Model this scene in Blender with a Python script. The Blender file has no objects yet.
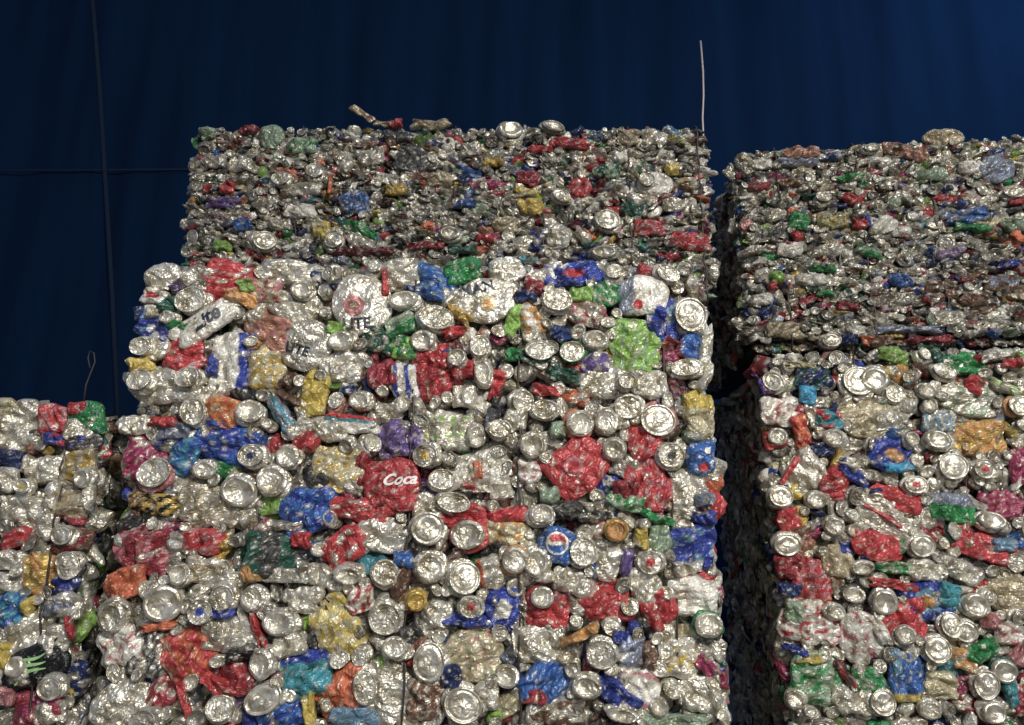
import bpy, math, random
import numpy as np
from mathutils import Vector, Matrix
from mathutils.bvhtree import BVHTree

# ------------------------------------------------------------------ camera
SC = bpy.context.scene
COL = SC.collection
F, CX, CY = 760.0, 512.0, 362.5
PITCH = math.radians(14.0)
EYE = Vector((0, 0, 0.55))
cam_data = bpy.data.cameras.new('camera')
cam_data.sensor_width = 36.0
cam_data.lens = 36.0 * F / 1024.0
cam_data.clip_start = 0.02
cam = bpy.data.objects.new('camera', cam_data)
COL.objects.link(cam)
cam.location = EYE
cam.rotation_euler = (math.pi / 2 + PITCH, 0, 0)
SC.camera = cam

# ------------------------------------------------------------------ world, lights, exposure
world = bpy.data.worlds.new('world')
SC.world = world
world.use_nodes = True
world.node_tree.nodes['Background'].inputs[0].default_value = (0.45, 0.60, 1.0, 1)
world.node_tree.nodes['Background'].inputs[1].default_value = 0.25


def area(name, loc, target, size, power, color, spread=math.pi):
    l = bpy.data.lights.new(name, 'AREA')
    l.shape = 'RECTANGLE'
    l.size, l.size_y = size
    l.energy = power
    l.color = color
    l.spread = spread
    o = bpy.data.objects.new(name, l)
    COL.objects.link(o)
    o.location = loc
    o.rotation_euler = (Vector(target) - Vector(loc)).to_track_quat('-Z', 'Y').to_euler()
    return o


area('key_light', (1.3, -1.7, 2.3), (-0.10, 1.6, 0.65), (0.9, 0.6), 150, (1.0, 0.955, 0.865))  # unseen front key light, placed right so the gap stays dark
area('low_fill', (0.3, -2.2, 0.9), (0.0, 1.6, 0.8), (1.6, 1.0), 16, (1.0, 0.95, 0.86))  # added weak fill from low in front of the bales
area('blue_wall_fill', (4.1, 2.7, 4.6), (2.9, 4.6, 2.9), (1.2, 0.8), 50, (0.35, 0.62, 1.0))  # added blue lamp to lift the upper right of the back wall

SC.view_settings.view_transform = 'Standard'
SC.view_settings.look = 'None'
SC.view_settings.exposure = 0.0
SC.view_settings.gamma = 1.0
SC.view_settings.use_curve_mapping = False

# ------------------------------------------------------------------ materials
def new_mat(name):
    m = bpy.data.materials.new(name)
    m.use_nodes = True
    return m, m.node_tree.nodes, m.node_tree.links, m.node_tree.nodes['Principled BSDF']


def can_material(name, rough=0.36, scratch=True, crease=0.42):
    m, n, l, b = new_mat(name)
    at = n.new('ShaderNodeAttribute'); at.attribute_name = 'label_colour'
    tc = n.new('ShaderNodeTexCoord')
    geo = n.new('ShaderNodeNewGeometry')
    no = n.new('ShaderNodeTexNoise'); no.inputs['Scale'].default_value = 105; no.inputs['Detail'].default_value = 6; no.inputs['Roughness'].default_value = .7
    l.new(tc.outputs['Object'], no.inputs['Vector'])
    base = at.outputs['Color']
    if scratch:
        r = n.new('ShaderNodeValToRGB')
        r.color_ramp.elements[0].position = 0.60
        r.color_ramp.elements[1].position = 0.72
        l.new(no.outputs['Fac'], r.inputs['Fac'])
        mx = n.new('ShaderNodeMixRGB')
        l.new(r.outputs['Color'], mx.inputs['Fac'])
        l.new(base, mx.inputs['Color1'])
        mx.inputs['Color2'].default_value = (0.74, 0.69, 0.57, 1)
        base = mx.outputs['Color']
    # grime: irregular stains of dried drink and dust
    n2 = n.new('ShaderNodeTexNoise'); n2.inputs['Scale'].default_value = 42; n2.inputs['Detail'].default_value = 4
    l.new(tc.outputs['Object'], n2.inputs['Vector'])
    r2 = n.new('ShaderNodeValToRGB')
    r2.color_ramp.elements[0].position = 0.34; r2.color_ramp.elements[0].color = (0.42, 0.37, 0.28, 1)
    r2.color_ramp.elements[1].position = 0.56; r2.color_ramp.elements[1].color = (1, 1, 1, 1)
    l.new(n2.outputs['Fac'], r2.inputs['Fac'])
    mm = n.new('ShaderNodeMixRGB'); mm.blend_type = 'MULTIPLY'; mm.inputs['Fac'].default_value = 0.9
    l.new(base, mm.inputs['Color1']); l.new(r2.outputs['Color'], mm.inputs['Color2'])
    l.new(mm.outputs['Color'], b.inputs['Base Color'])
    mr = n.new('ShaderNodeMapRange')
    mr.inputs['To Min'].default_value = 0.12; mr.inputs['To Max'].default_value = 0.62
    l.new(at.outputs['Alpha'], mr.inputs['Value'])
    l.new(mr.outputs['Result'], b.inputs['Metallic'])
    b.inputs['Roughness'].default_value = rough
    bp = n.new('ShaderNodeBump'); bp.inputs['Strength'].default_value = 0.35; bp.inputs['Distance'].default_value = 0.002
    l.new(no.outputs['Fac'], bp.inputs['Height'])
    vo = n.new('ShaderNodeTexVoronoi'); vo.feature = 'DISTANCE_TO_EDGE'; vo.inputs['Scale'].default_value = 75
    dn = n.new('ShaderNodeTexNoise'); dn.inputs['Scale'].default_value = 55
    vm = n.new('ShaderNodeVectorMath'); vm.operation = 'MULTIPLY_ADD'; vm.inputs[1].default_value = (.03, .03, .03)
    l.new(tc.outputs['Object'], dn.inputs['Vector']); l.new(dn.outputs['Color'], vm.inputs[0]); l.new(tc.outputs['Object'], vm.inputs[2])
    l.new(vm.outputs['Vector'], vo.inputs['Vector'])
    b2 = n.new('ShaderNodeBump'); b2.inputs['Strength'].default_value = crease; b2.inputs['Distance'].default_value = 0.010
    l.new(vo.outputs['Distance'], b2.inputs['Height']); l.new(bp.outputs['Normal'], b2.inputs['Normal'])
    l.new(b2.outputs['Normal'], b.inputs['Normal'])
    return m


M_CAN = can_material('printed_crumpled_aluminium')
M_LID = can_material('bare_aluminium_can_end', 0.34, False, 0.22)


def flat_mat(name, col, rough=0.6, metal=0.0):
    m, n, l, b = new_mat(name)
    no = n.new('ShaderNodeTexNoise'); no.inputs['Scale'].default_value = 60
    mx = n.new('ShaderNodeMixRGB'); mx.blend_type = 'MULTIPLY'; mx.inputs['Fac'].default_value = 0.5
    mx.inputs['Color1'].default_value = (*col, 1)
    tc = n.new('ShaderNodeTexCoord'); l.new(tc.outputs['Object'], no.inputs['Vector'])
    l.new(no.outputs['Fac'], mx.inputs['Color2'])
    l.new(mx.outputs['Color'], b.inputs['Base Color'])
    b.inputs['Roughness'].default_value = rough
    b.inputs['Metallic'].default_value = metal
    return m


M_WIRE = flat_mat('dark_steel_wire', (0.075, 0.06, 0.055), 0.5, 0.5)
M_WIREL = flat_mat('worn_grey_steel_wire', (0.42, 0.38, 0.36), 0.5, 0.3)
M_WIREB = flat_mat('dull_brown_wire', (0.05, 0.045, 0.05), 0.7, 0.1)
M_INK = flat_mat('black_print', (0.03, 0.035, 0.06), 0.5)
M_WHITE = flat_mat('white_print', (1.0, 0.95, 0.9), 0.5)
M_GREENP = flat_mat('pale_green_print', (0.45, 0.8, 0.35), 0.5)
M_REDP = flat_mat('red_print', (0.9, 0.05, 0.05), 0.5)

# ------------------------------------------------------------------ colours (linear, alpha = bare metal)
C = dict(
    si=(.75, .72, .625, 1), wh=(.78, .76, .69, .2), cr=(.58, .53, .36, .3), be=(.50, .43, .30, .5),
    re=(.62, .025, .035, 0), dr=(.36, .02, .04, 0), mg=(.42, .02, .12, 0), pk=(.62, .22, .24, .2),
    bl=(.012, .045, .40, 0), b2=(.01, .12, .46, 0), db=(.008, .03, .15, 0), lb=(.16, .34, .52, .1),
    te=(.03, .33, .42, 0), cy=(.02, .42, .75, 0), gr=(.015, .30, .075, 0), dg=(.02, .12, .08, 0),
    li=(.30, .58, .08, 0), ye=(.72, .54, .05, 0), go=(.60, .42, .12, .4), og=(.75, .36, .08, 0),
    og2=(.80, .17, .045, 0), pe=(.62, .27, .17, .2), pu=(.15, .08, .32, 0), ll=(.40, .27, .52, 0),
    bk=(.012, .014, .016, 0), dk=(.10, .10, .10, .6), br=(.20, .12, .085, .4), mr=(.16, .02, .03, 0),
    gs=(.36, .46, .34, .5), bs=(.28, .31, .40, .5))
C = {k: np.array(v, dtype=np.float32) for k, v in C.items()}
for k in C:                                   # inks are a little greyed by dust
    if C[k][3] < .25 and k not in ('wh', 'cr', 'bk'):
        g = C[k][:3].mean(); C[k][:3] = (C[k][:3] * .80 + g * .20 + .006) * .86
SIL = C['si']
PALW = [('si', 56), ('wh', 15), ('re', 4.5), ('dr', 3), ('bl', 2.2), ('b2', 1.5), ('db', 2.5), ('gr', 1.5), ('dg', 2), ('li', 2),
        ('ye', .6), ('go', 1.6), ('og', .5), ('og2', .7), ('pe', 1), ('pu', 1), ('te', 1), ('bk', 3), ('dk', 6), ('br', 5),
        ('gs', 2), ('bs', 3), ('pk', 2), ('mg', 1.5), ('be', 4), ('cr', 2)]
PALK = [a for a, b in PALW]
PALP = np.array([b for a, b in PALW], float); PALP /= PALP.sum()

# ------------------------------------------------------------------ geometry of crushed cans
def folds(x, y, rng, amp, wl0=0.048, k=4):
    """sharp-edged crease field in metres"""
    wx = x + 0.006 * np.sin(y * 90 + rng.uniform(0, 6)); wy = y + 0.006 * np.sin(x * 80 + rng.uniform(0, 6))
    z = np.zeros_like(x)
    wl = wl0
    for i in range(k):
        a = rng.uniform(0, math.pi)
        t = (wx * math.cos(a) + wy * math.sin(a)) / wl + rng.uniform(0, 1)
        q = np.abs(t - np.floor(t) - 0.5) * 2
        z += (np.minimum(q, .62) / .62 - 0.6) * wl * amp * (.85 if i == 0 else .62)
        wl *= 0.66
    return z


def blotch(x, y, rng, wl=0.02):
    z = np.zeros_like(x)
    for i in range(5):
        a = rng.uniform(0, 2 * math.pi); f = 2 * math.pi / wl * rng.uniform(.5, 1.6)
        z += np.sin((x * math.cos(a) + y * math.sin(a)) * f + rng.uniform(0, 6))
    return z / 2.2


def pillow(N, w, h, T, rnd, amp, rng, jag=0.10):
    """crumpled flattened can: front grid, rolled rim, back; returns verts, quads, uv(-1..1)"""
    t = np.linspace(-1, 1, N)
    u, v = np.meshgrid(t, t)
    ex = u * np.sqrt(1 - v * v / 2); ey = v * np.sqrt(1 - u * u / 2)
    x = (ex * rnd + u * (1 - rnd)) * w / 2; y = (ey * rnd + v * (1 - rnd)) * h / 2
    th = np.arctan2(y / h, x / w)
    rr = 1 + jag * (0.5 * np.sin(th * 2 + rng.uniform(0, 6)) + 0.4 * np.sin(th * 3 + rng.uniform(0, 6)) + .4 * np.sin(th * 5 + rng.uniform(0, 6)))
    x = x * rr; y = y * rr
    m = np.maximum(np.abs(u), np.abs(v))
    f = folds(x, y, rng, amp)
    z = T * (1 - m ** 5 * 0.75) + f * (1 - 0.35 * m ** 4)
    lat = 0.35 * amp
    x = x + folds(y + 3, x, rng, lat, .04, 3); y = y + folds(x, y + 5, rng, lat, .04, 3)
    V = np.stack([x.ravel(), y.ravel(), z.ravel()], 1)
    UV = np.stack([u.ravel(), v.ravel()], 1)
    idx = np.arange(N * N).reshape(N, N)
    q = np.stack([idx[:-1, :-1], idx[:-1, 1:], idx[1:, 1:], idx[1:, :-1]], -1).reshape(-1, 4)
    ring = np.concatenate([idx[0, :-1], idx[:-1, -1], idx[-1, :0:-1], idx[:0:-1, 0]])
    nr = len(ring)
    R1 = V[ring] * [1.03, 1.03, 1]; R1[:, 2] = V[ring][:, 2] * .3 - T * 0.45
    R2 = V[ring] * [.8, .8, 1]; R2[:, 2] = -T * 0.95
    b = N * N
    V = np.concatenate([V, R1, R2, [[0, 0, -T]]])
    UV = np.concatenate([UV, UV[ring], UV[ring] * .8, [[0, 0]]])
    j = np.arange(nr); j2 = (j + 1) % nr
    q1 = np.stack([ring[j], b + j, b + j2, ring[j2]], 1)
    q2 = np.stack([b + j, b + nr + j, b + nr + j2, b + j2], 1)
    je = j[::2]
    q3 = np.stack([b + nr + je, np.full(len(je), b + 2 * nr), b + nr + (je + 2) % nr, b + nr + (je + 1) % nr], 1)
    return V, np.concatenate([q, q1, q2, q3]), UV


def lid(w, h, kind, rng, seg=28, amp=0.085):
    """can end: 'L' = top with rim, panel, tab and mouth; 'B' = domed bottom"""
    R = (w + h) / 4
    if kind == 'L':
        prof = [(1.0, -.10), (1.02, .03), (.97, .075), (.91, .05), (.87, -.10), (.81, -.11), (.77, -.02), (.62, -.02), (.45, -.02), (.28, -.02), (.12, -.02)]
    else:
        prof = [(1.04, -.18), (1.0, -.02), (.92, .05), (.84, .12), (.78, .13), (.72, .04), (.62, -.05), (.45, -.12), (.28, -.17), (.12, -.19)]
    a = np.arange(seg) * 2 * math.pi / seg
    V = []
    for r, z in prof:
        V.append(np.stack([r * np.cos(a), r * np.sin(a), np.full(seg, z)], 1))
    V = np.concatenate(V + [[[0, 0, prof[-1][1]]]])
    if kind == 'L':
        x, y = V[:, 0], V[:, 1]
        inn = np.hypot(x, y) < .8
        d = np.hypot(x / .30, (y - .38) / .34)
        V[:, 2] -= np.where(inn & (d < 1), .16, 0)             # the torn or dented mouth
        d2 = np.hypot(x / .24, (y + .22) / .46)
        V[:, 2] += np.where(inn & (d2 < 1) & (d2 > .5), .09, 0)  # the pull tab
    V *= R
    V[:, 0] *= w / 2 / R; V[:, 1] *= h / 2 / R
    V[:, 2] *= min(1.0, .022 / R)
    V[:, 2] += folds(V[:, 0], V[:, 1], rng, amp * (1.5 if kind == 'B' else 1), .035, 4) + rng.uniform(-3, 3) * V[:, 0] ** 2 + rng.uniform(-3, 3) * V[:, 1] ** 2
    j = np.arange(seg); j2 = (j + 1) % seg
    Q = []
    for i in range(len(prof) - 1):
        Q.append(np.stack([i * seg + j, i * seg + j2, (i + 1) * seg + j2, (i + 1) * seg + j], 1))
    i = len(prof) - 1
    je = j[::2]
    Q.append(np.stack([i * seg + je, i * seg + (je + 1) % seg, i * seg + (je + 2) % seg, np.full(len(je), len(V) - 1)], 1))
    return V, np.concatenate(Q)


def label_paint(V, UV, c1, pat, rng, wear=0.0):
    """printed label colours laid on the sheet, bare where worn"""
    u, v = UV[:, 0], UV[:, 1]
    out = np.tile(c1, (len(V), 1)).astype(np.float32)
    n = blotch(V[:, 0], V[:, 1], rng, rng.uniform(.016, .034))
    if pat:
        p, c2 = pat[0], C[pat[1]]
        if p == 'right': m = u > pat[2]
        elif p == 'left': m = u < pat[2]
        elif p == 'top': m = v > pat[2]
        elif p == 'bottom': m = v < pat[2]
        elif p == 'speck': m = n > pat[2]
        elif p == 'stripe': m = np.sin(v * pat[2]) > .2
        elif p == 'vstripe': m = np.sin(u * pat[2]) > .2
        elif p == 'centre': m = np.hypot(u, v) < pat[2]
        out[m] = c2
        if len(pat) > 3:
            c3 = C[pat[3]]
            m = {'top': v > pat[4], 'bottom': v < pat[4], 'centre': np.hypot(u, v) < pat[4], 'speck': n > .9}.get(pat[5] if len(pat) > 5 else 'top')
            out[m] = c3
    bare = blotch(V[:, 0], V[:, 1], rng, rng.uniform(.012, .04)) + .5 * blotch(V[:, 0], V[:, 1], rng, .007) > (1.3 - wear)
    out[bare] = out[bare] * .25 + SIL * .75
    return out


def fill_mesh(me, V, Q, colr=None, mat=None, smooth=False):
    me.vertices.add(len(V)); me.vertices.foreach_set('co', V.astype(np.float32).ravel())
    me.loops.add(len(Q) * 4); me.loops.foreach_set('vertex_index', Q.astype(np.int32).ravel())
    me.polygons.add(len(Q))
    me.polygons.foreach_set('loop_start', np.arange(0, len(Q) * 4, 4, dtype=np.int32))
    me.polygons.foreach_set('loop_total', np.full(len(Q), 4, dtype=np.int32))
    me.update(calc_edges=True)
    if colr is not None:
        a = me.color_attributes.new('label_colour', 'FLOAT_COLOR', 'POINT')
        a.data.foreach_set('color', colr.astype(np.float32).ravel())
    if mat: me.materials.append(mat)
    me.validate()
    (me.shade_smooth if smooth else me.shade_flat)()
    return me


def link(name, me, parent=None, mtx=None):
    o = bpy.data.objects.new(name, me)
    COL.objects.link(o)
    if parent: o.parent = parent
    if mtx is not None: o.matrix_local = mtx
    return o


def tube_mesh(name, pts, r, mat, seg=6):
    V = []; Q = []
    pts = [Vector(p) for p in pts]
    for i, p in enumerate(pts):
        d = (pts[min(i + 1, len(pts) - 1)] - pts[max(i - 1, 0)]).normalized()
        a = d.orthogonal().normalized() if i == 0 else (pa - d * pa.dot(d)).normalized()
        pa = a; b = d.cross(a)
        for k in range(seg):
            t = 2 * math.pi * k / seg
            V.append(p + (a * math.cos(t) + b * math.sin(t)) * r)
        if i:
            for k in range(seg):
                k2 = (k + 1) % seg
                Q.append(((i - 1) * seg + k, (i - 1) * seg + k2, i * seg + k2, i * seg + k))
    m = bpy.data.meshes.new(name)
    e = (len(pts) - 1) * seg
    m.from_pydata([tuple(v) for v in V], [], Q + [tuple(range(seg))[::-1], tuple(range(e, e + seg))])
    m.materials.append(mat)
    for p in m.polygons: p.use_smooth = True
    return m


# ------------------------------------------------------------------ library of small cans for the packed mass
LR = np.random.default_rng(7)


def combo(kind, w, h, N, rng, seg):
    """(verts, quads, mask) where mask 1 = printed, 0 = bare metal"""
    if kind in 'LB':
        V, Q, UV = pillow(N, w * 1.22, h * 1.22, .012, .95, .16, rng)
        V[:, :2] += rng.uniform(-.004, .004, 2)
        V[:, 2] -= .004
        V2, Q2 = lid(w, h, kind, rng, seg)
        V2[:, 2] += .014
        m = np.concatenate([np.ones(len(V)), np.zeros(len(V2))])
        return np.concatenate([V, V2]), np.concatenate([Q, Q2 + len(V)]), m
    if kind == 'E':   # a flattened can seen on its folded edge
        V, Q, UV = pillow(N, w, h, .012, .35, .22, rng, .22)
    else:
        V, Q, UV = pillow(N, w, h, .012, rng.uniform(.3, .9), .24, rng, .14)
    n = blotch(V[:, 0], V[:, 1], rng, .03)
    m = (n < rng.uniform(.2, 1.2)).astype(float)
    return V, Q, m


LIB = {'hi': {}, 'lo': {}}
for q, N, seg in (('hi', 13, 20), ('lo', 8, 12)):
    LIB[q]['L'] = [combo('L', .050, LR.uniform(.036, .052), N - 2, LR, seg) for i in range(7)]
    LIB[q]['B'] = [combo('B', .048, LR.uniform(.034, .048), N - 2, LR, seg) for i in range(7)]
    LIB[q]['F'] = [combo('F', LR.uniform(.06, .10), LR.uniform(.045, .065), N, LR, seg) for i in range(16)]
    LIB[q]['E'] = [combo('E', LR.uniform(.045, .095), LR.uniform(.014, .028), N - 2, LR, seg) for i in range(16)]


class Mass:
    """collects many cans into one mesh"""
    def __init__(s): s.V = []; s.Q = []; s.K = []; s.n = 0

    def add(s, V, Q, col, M):
        V = V @ np.array(M.to_3x3()).T + np.array(M.translation)
        s.V.append(V.astype(np.float32)); s.Q.append(Q + s.n); s.K.append(col.astype(np.float32)); s.n += len(V)

    def lib(s, q, kind, rng, M, ck=None, dim=1.0):
        V, Q, m = LIB[q][kind][rng.integers(len(LIB[q][kind]))]
        c = C[ck] if ck else C[PALK[rng.choice(len(PALK), p=PALP)]]
        br = rng.uniform(.45, 1.05) * dim
        col = (m[:, None] * c + (1 - m[:, None]) * SIL) * np.array([br, br, br, 1])
        s.add(V, Q, col, M)

    def build(s, name, parent):
        me = bpy.data.meshes.new(name)
        fill_mesh(me, np.concatenate(s.V), np.concatenate(s.Q), np.concatenate(s.K), M_CAN)
        return link(name, me, parent)


def frame(o, right, up, out, ang=0.0, tx=0.0, ty=0.0, s=1.0, sy=1.0):
    """matrix placing a can with local x,y on a face and z out of it"""
    B = Matrix((right, up, out)).transposed().to_4x4()
    B.translation = o
    return B @ Matrix.Rotation(ang, 4, 'Z') @ Matrix.Rotation(tx, 4, 'X') @ Matrix.Rotation(ty, 4, 'Y') @ Matrix.Diagonal((s, s * sy, s, 1))


def ray(px, py):
    a, b = (px - CX) / F, -(py - CY) / F
    return Vector((a, math.cos(PITCH) - b * math.sin(PITCH), math.sin(PITCH) + b * math.cos(PITCH)))


COLNAME = dict(re='red', dr='dark red', mg='magenta', pk='pink', bl='blue', b2='bright blue', db='dark blue', lb='pale blue', te='teal',
               cy='cyan', gr='green', dg='dark green', li='lime green', ye='yellow', go='gold', og='orange', og2='orange red', pe='peach',
               pu='purple', ll='lilac', bk='black', dk='dark grey', br='brown', mr='maroon', gs='grey green', bs='blue grey', cr='cream', be='beige',
               wh='white')

# ------------------------------------------------------------------ a bale
def bale(label, X0, X1, Y0, depth, z0, z1, yaw, feats, wires, seed, style, origin_left=True, sides='LT'):
    rng = np.random.default_rng(seed)
    W, H = X1 - X0, z1 - z0
    root = bpy.data.objects.new('can_bale', None)
    root.empty_display_size = .1
    COL.objects.link(root)
    R = Matrix.Rotation(yaw, 4, 'Z')
    corner = Vector((X0, Y0, z0))
    root.matrix_world = Matrix.Translation(corner + R @ Vector((W / 2, depth / 2, 0))) @ R
    root['label'] = label; root['category'] = 'bale'; root['group'] = 'bales of crushed drink cans'
    MW = Matrix.Translation(corner + R @ Vector((W / 2, depth / 2, 0))) @ R
    MI = MW.inverted()
    hw, hd = W / 2, depth / 2
    eye = MI @ EYE
    RT, UP, OUT = Vector((1, 0, 0)), Vector((0, 0, 1)), Vector((0, -1, 0))

    def onface(px, py, off=0.0):
        d = MI.to_3x3() @ ray(px, py)
        t = (-hd - off - eye.y) / d.y
        return eye + d * t, t

    fine = style == 'fine'
    tone = .74 if fine else .98          # the finely crushed bales are toned darker
    mass = Mass()
    placed = []      # (x,z,r) on the front
    cand = []        # candidate parts
    for ft in feats:
        px, py, w, h = ft[:4]
        ang, kind, ck = math.radians(ft[4]), ft[5], ft[6]
        if kind in 'LB': w, h = w * .88, h * .88
        pat = ft[7] if len(ft) > 7 else None
        extra = ft[8] if len(ft) > 8 else None
        small = min(w, h)
        # small pieces sit proud, large sheets lie deeper
        off = .012 + max(0, (44 - math.sqrt(w * h))) * .0005
        if kind in 'LB': off += .006
        if extra: off += .010
        p, t = onface(px, py, off)
        sc = t / F
        ca, sa = abs(math.cos(ang)), abs(math.sin(ang))
        ex, ez = (w * ca + h * sa) * sc / 2, (w * sa + h * ca) * sc / 2
        p.x = max(-hw - .008 + ex, min(hw + .008 - ex, p.x))       # nothing reaches into the neighbouring bale
        p.z = max(ez, min(H + (.02 if fine else .004) - ez, p.z))
        cand.append(dict(p=p, w=w * sc, h=h * sc, ang=ang, kind=kind, ck=ck, pat=pat, extra=extra, area=w * h,
                         tx=rng.normal(0, .10), ty=rng.normal(0, .10), feat=True))
        placed.append((p.x, p.z, (.62 if extra else .42) * math.sqrt(w * h) * sc))
    # further cans thrown between them, largest first
    seq = ([.030] * 120 + [.024] * 260 + [.019] * 700 + [.014] * 1500) if not fine else ([.024] * 40 + [.018] * 200 + [.0125] * 1500 + [.0085] * 3500)
    PA = np.array(placed + [(9, 9, .01)])
    for r in seq:
        for tr in range(3):
            x = rng.uniform(-hw + .03, hw - .03); z = rng.uniform(.03, H - .025)
            d = np.hypot(PA[:, 0] - x, PA[:, 1] - z)
            if (d > (PA[:, 2] + r) * ((.95 if r > .02 else .78) if not fine else .66)).all():
                PA = np.vstack([PA, (x, z, r)])
                u = rng.uniform()
                if fine: kind = 'E' if u < .62 else ('F' if u < .80 else ('L' if u < .9 else 'B'))
                else: kind = 'F' if u < .40 else ('E' if u < .52 else ('L' if u < .76 else 'B'))
                ck = PALK[rng.choice(len(PALK), p=PALP)]
                k = r * 2
                if kind in 'LB':
                    w = k * rng.uniform(.8, 1.0); h = w * rng.uniform(.68, 1.0)
                    w, h = min(w, .054), min(h, .054)
                    if rng.uniform() < .55: ck = 'si'
                elif kind == 'F': w = k * rng.uniform(1.2, 1.7); h = k * rng.uniform(.8, 1.1)
                else: w = k * rng.uniform(1.5, 2.3); h = k * rng.uniform(.45, .75)
                tl = .22 if not fine else .42
                a = rng.uniform(-math.pi, math.pi) if not fine else rng.normal(0, .35)
                cand.append(dict(p=Vector((x, -hd - rng.uniform(.0, .012) - (.008 if kind in 'LB' else 0), z)), w=w, h=h, ang=a, kind=kind,
                                 ck=ck, pat=None, extra=None, area=w * h * 2.2e5 * (.9 if kind != 'E' else .6),
                                 tx=rng.normal(0, tl) - (.2 if fine else .0), ty=rng.normal(0, tl), feat=False))
                break
    cand.sort(key=lambda c: -(c['area'] + (1e6 if c['extra'] else 0)))
    made = 0
    for c in cand:
        # only cans whose place falls inside the photograph become parts of their own
        wp = MW @ c['p'] - EYE
        cp = Matrix.Rotation(-PITCH, 3, 'X') @ wp
        sx, sy = CX + F * cp.x / cp.y, CY - F * cp.z / cp.y
        seen = -15 < sx < 1039 and -15 < sy < 740
        ispart = seen and made < 100
        N = 21 if (c['feat'] or ispart) else 12
        if not c['feat'] and c['area'] < 300 and not ispart: N = 9
        r2 = np.random.default_rng(rng.integers(1 << 30))
        M = frame(c['p'], RT, UP, OUT, c['ang'], c['tx'], c['ty'])
        c1 = C[c['ck']]
        br = (r2.uniform(.85, 1.08) if c['feat'] else r2.uniform(*((.30, 1.25) if fine else (.48, 1.10)))) * tone
        tint = np.array([br, br, br, 1], dtype=np.float32)
        L = None
        if c['kind'] in 'LB':
            NB = max(10, N - 6)
            V, Q, UV = pillow(NB, c['w'] * 1.14, c['h'] * 1.14, .010, .95, .12, r2, .07)
            V[:, 2] -= .006 * np.exp(-((UV ** 2).sum(1)) * 1.6)      # the wall sinks in under the end
            V[:, 2] -= .003
            V[:, :2] += r2.uniform(-.0035, .0035, 2)
            K = label_paint(V, UV, c1, None, r2)
            L = lid(c['w'] * .98, c['h'] * .98, c['kind'], r2, 28 if N > 12 else 18)
            L[0][:, 2] += .014
            lc = SIL
            if c['pat'] and c['pat'][0] == 'lidcol': lc = C[c['pat'][1]]
            LK = np.tile(lc * tint, (len(L[0]), 1))
            if c['pat'] and c['pat'][0] == 'dot':
                m = np.hypot(L[0][:, 0] / c['w'], L[0][:, 1] / c['h']) < .17
                LK[m] = C[c['pat'][1]]
        else:
            rnd = {'R': .97, 'F': .45, 'E': .3, 'S': .15}[c['kind']]
            amp = {'R': .20, 'F': .26, 'E': .28, 'S': .10}[c['kind']]
            T = {'R': .009, 'F': .010, 'E': .010, 'S': .006}[c['kind']]
            jag = {'R': .05, 'F': .11, 'E': .2, 'S': .04}[c['kind']]
            if c['extra'] and c['extra'] != 'plain': amp *= .55
            V, Q, UV = pillow(N, c['w'], c['h'], T, rnd, amp, r2, jag)
            pat = c['pat']
            wear = .12 if c['kind'] != 'S' else 0
            if not c['feat']:
                wear = .25
                if r2.uniform() < .35: pat = ('speck', PALK[r2.choice(len(PALK), p=PALP)], r2.uniform(-.1, .6))
            K = label_paint(V, UV, c1, pat, r2, wear)
        K = K * tint
        if ispart:
            made += 1
            me = fill_mesh(bpy.data.meshes.new('crushed_can'), V, Q, K, M_CAN)
            o = link('crushed_can', me, root, M)
            if c['ck'] in COLNAME: o['label'] = 'crushed can printed %s' % COLNAME[c['ck']]
            if L is not None:
                ml = fill_mesh(bpy.data.meshes.new('can_end'), L[0], L[1], LK, M_LID, True)
                link('can_end', ml, o)
            if c['extra'] and c['extra'] != 'plain':
                bvh = BVHTree.FromPolygons([tuple(v) for v in V], [tuple(int(i) for i in f) for f in Q])
                for mk in c['extra']: mark(o, bvh, V, mk, c)
        else:
            mass.add(V, Q, K, M)
            if L is not None: mass.add(L[0], L[1], LK, M)

    # the packed mass behind the front layer, and the other faces
    def spray(fn, n1, n2, a1, a2, q, lay):
        da = (a1[1] - a1[0]) / n1; db = (a2[1] - a2[0]) / n2
        for i in range(n1):
            for j in range(n2):
                a = a1[0] + (i + .5 + rng.uniform(-.5, .5)) * da; b = a2[0] + (j + .5 + rng.uniform(-.5, .5)) * db
                fn(a, b, q, lay)

    def kindpick():
        u = rng.uniform()
        if fine: return 'E' if u < .5 else ('F' if u < .82 else ('L' if u < .9 else 'B'))
        return 'F' if u < .55 else ('E' if u < .72 else ('L' if u < .87 else 'B'))

    def put(o, r_, u_, n_, q, tl, k=1.0):
        mass.lib(q, kindpick(), rng, frame(o, r_, u_, n_, rng.uniform(-math.pi, math.pi) if not fine else rng.normal(0, .5),
                                           rng.normal(0, tl), rng.normal(0, tl), k * rng.uniform(.7, 1.0) * (.82 if fine else 1)), None, tone)
    X, Yv, Z = Vector((1, 0, 0)), Vector((0, 1, 0)), Vector((0, 0, 1))
    g = .030 if fine else .036
    spray(lambda a, b, q, l: put(Vector((a, -hd + .016 + rng.uniform(0, .012), b)), X, Z, -Yv, q, .35), int(W / g), int(H / g), (-hw + .01, hw - .01), (.04, H - .035), 'lo', 0)
    g = .042
    if 'L' in sides:
        spray(lambda a, b, q, l: put(Vector((-hw + rng.uniform(.022, .035), a, b)), -Yv, Z, -X, q, .3), int(depth / g), int(H / g), (-hd + .01, hd - .04), (.04, H - .035), 'lo', 0)
    if 'R' in sides:
        spray(lambda a, b, q, l: put(Vector((hw - rng.uniform(.022, .035), a, b)), Yv, Z, X, q, .3), int(depth / g), int(H / g), (-hd + .01, hd - .04), (.04, H - .035), 'lo', 0)
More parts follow.
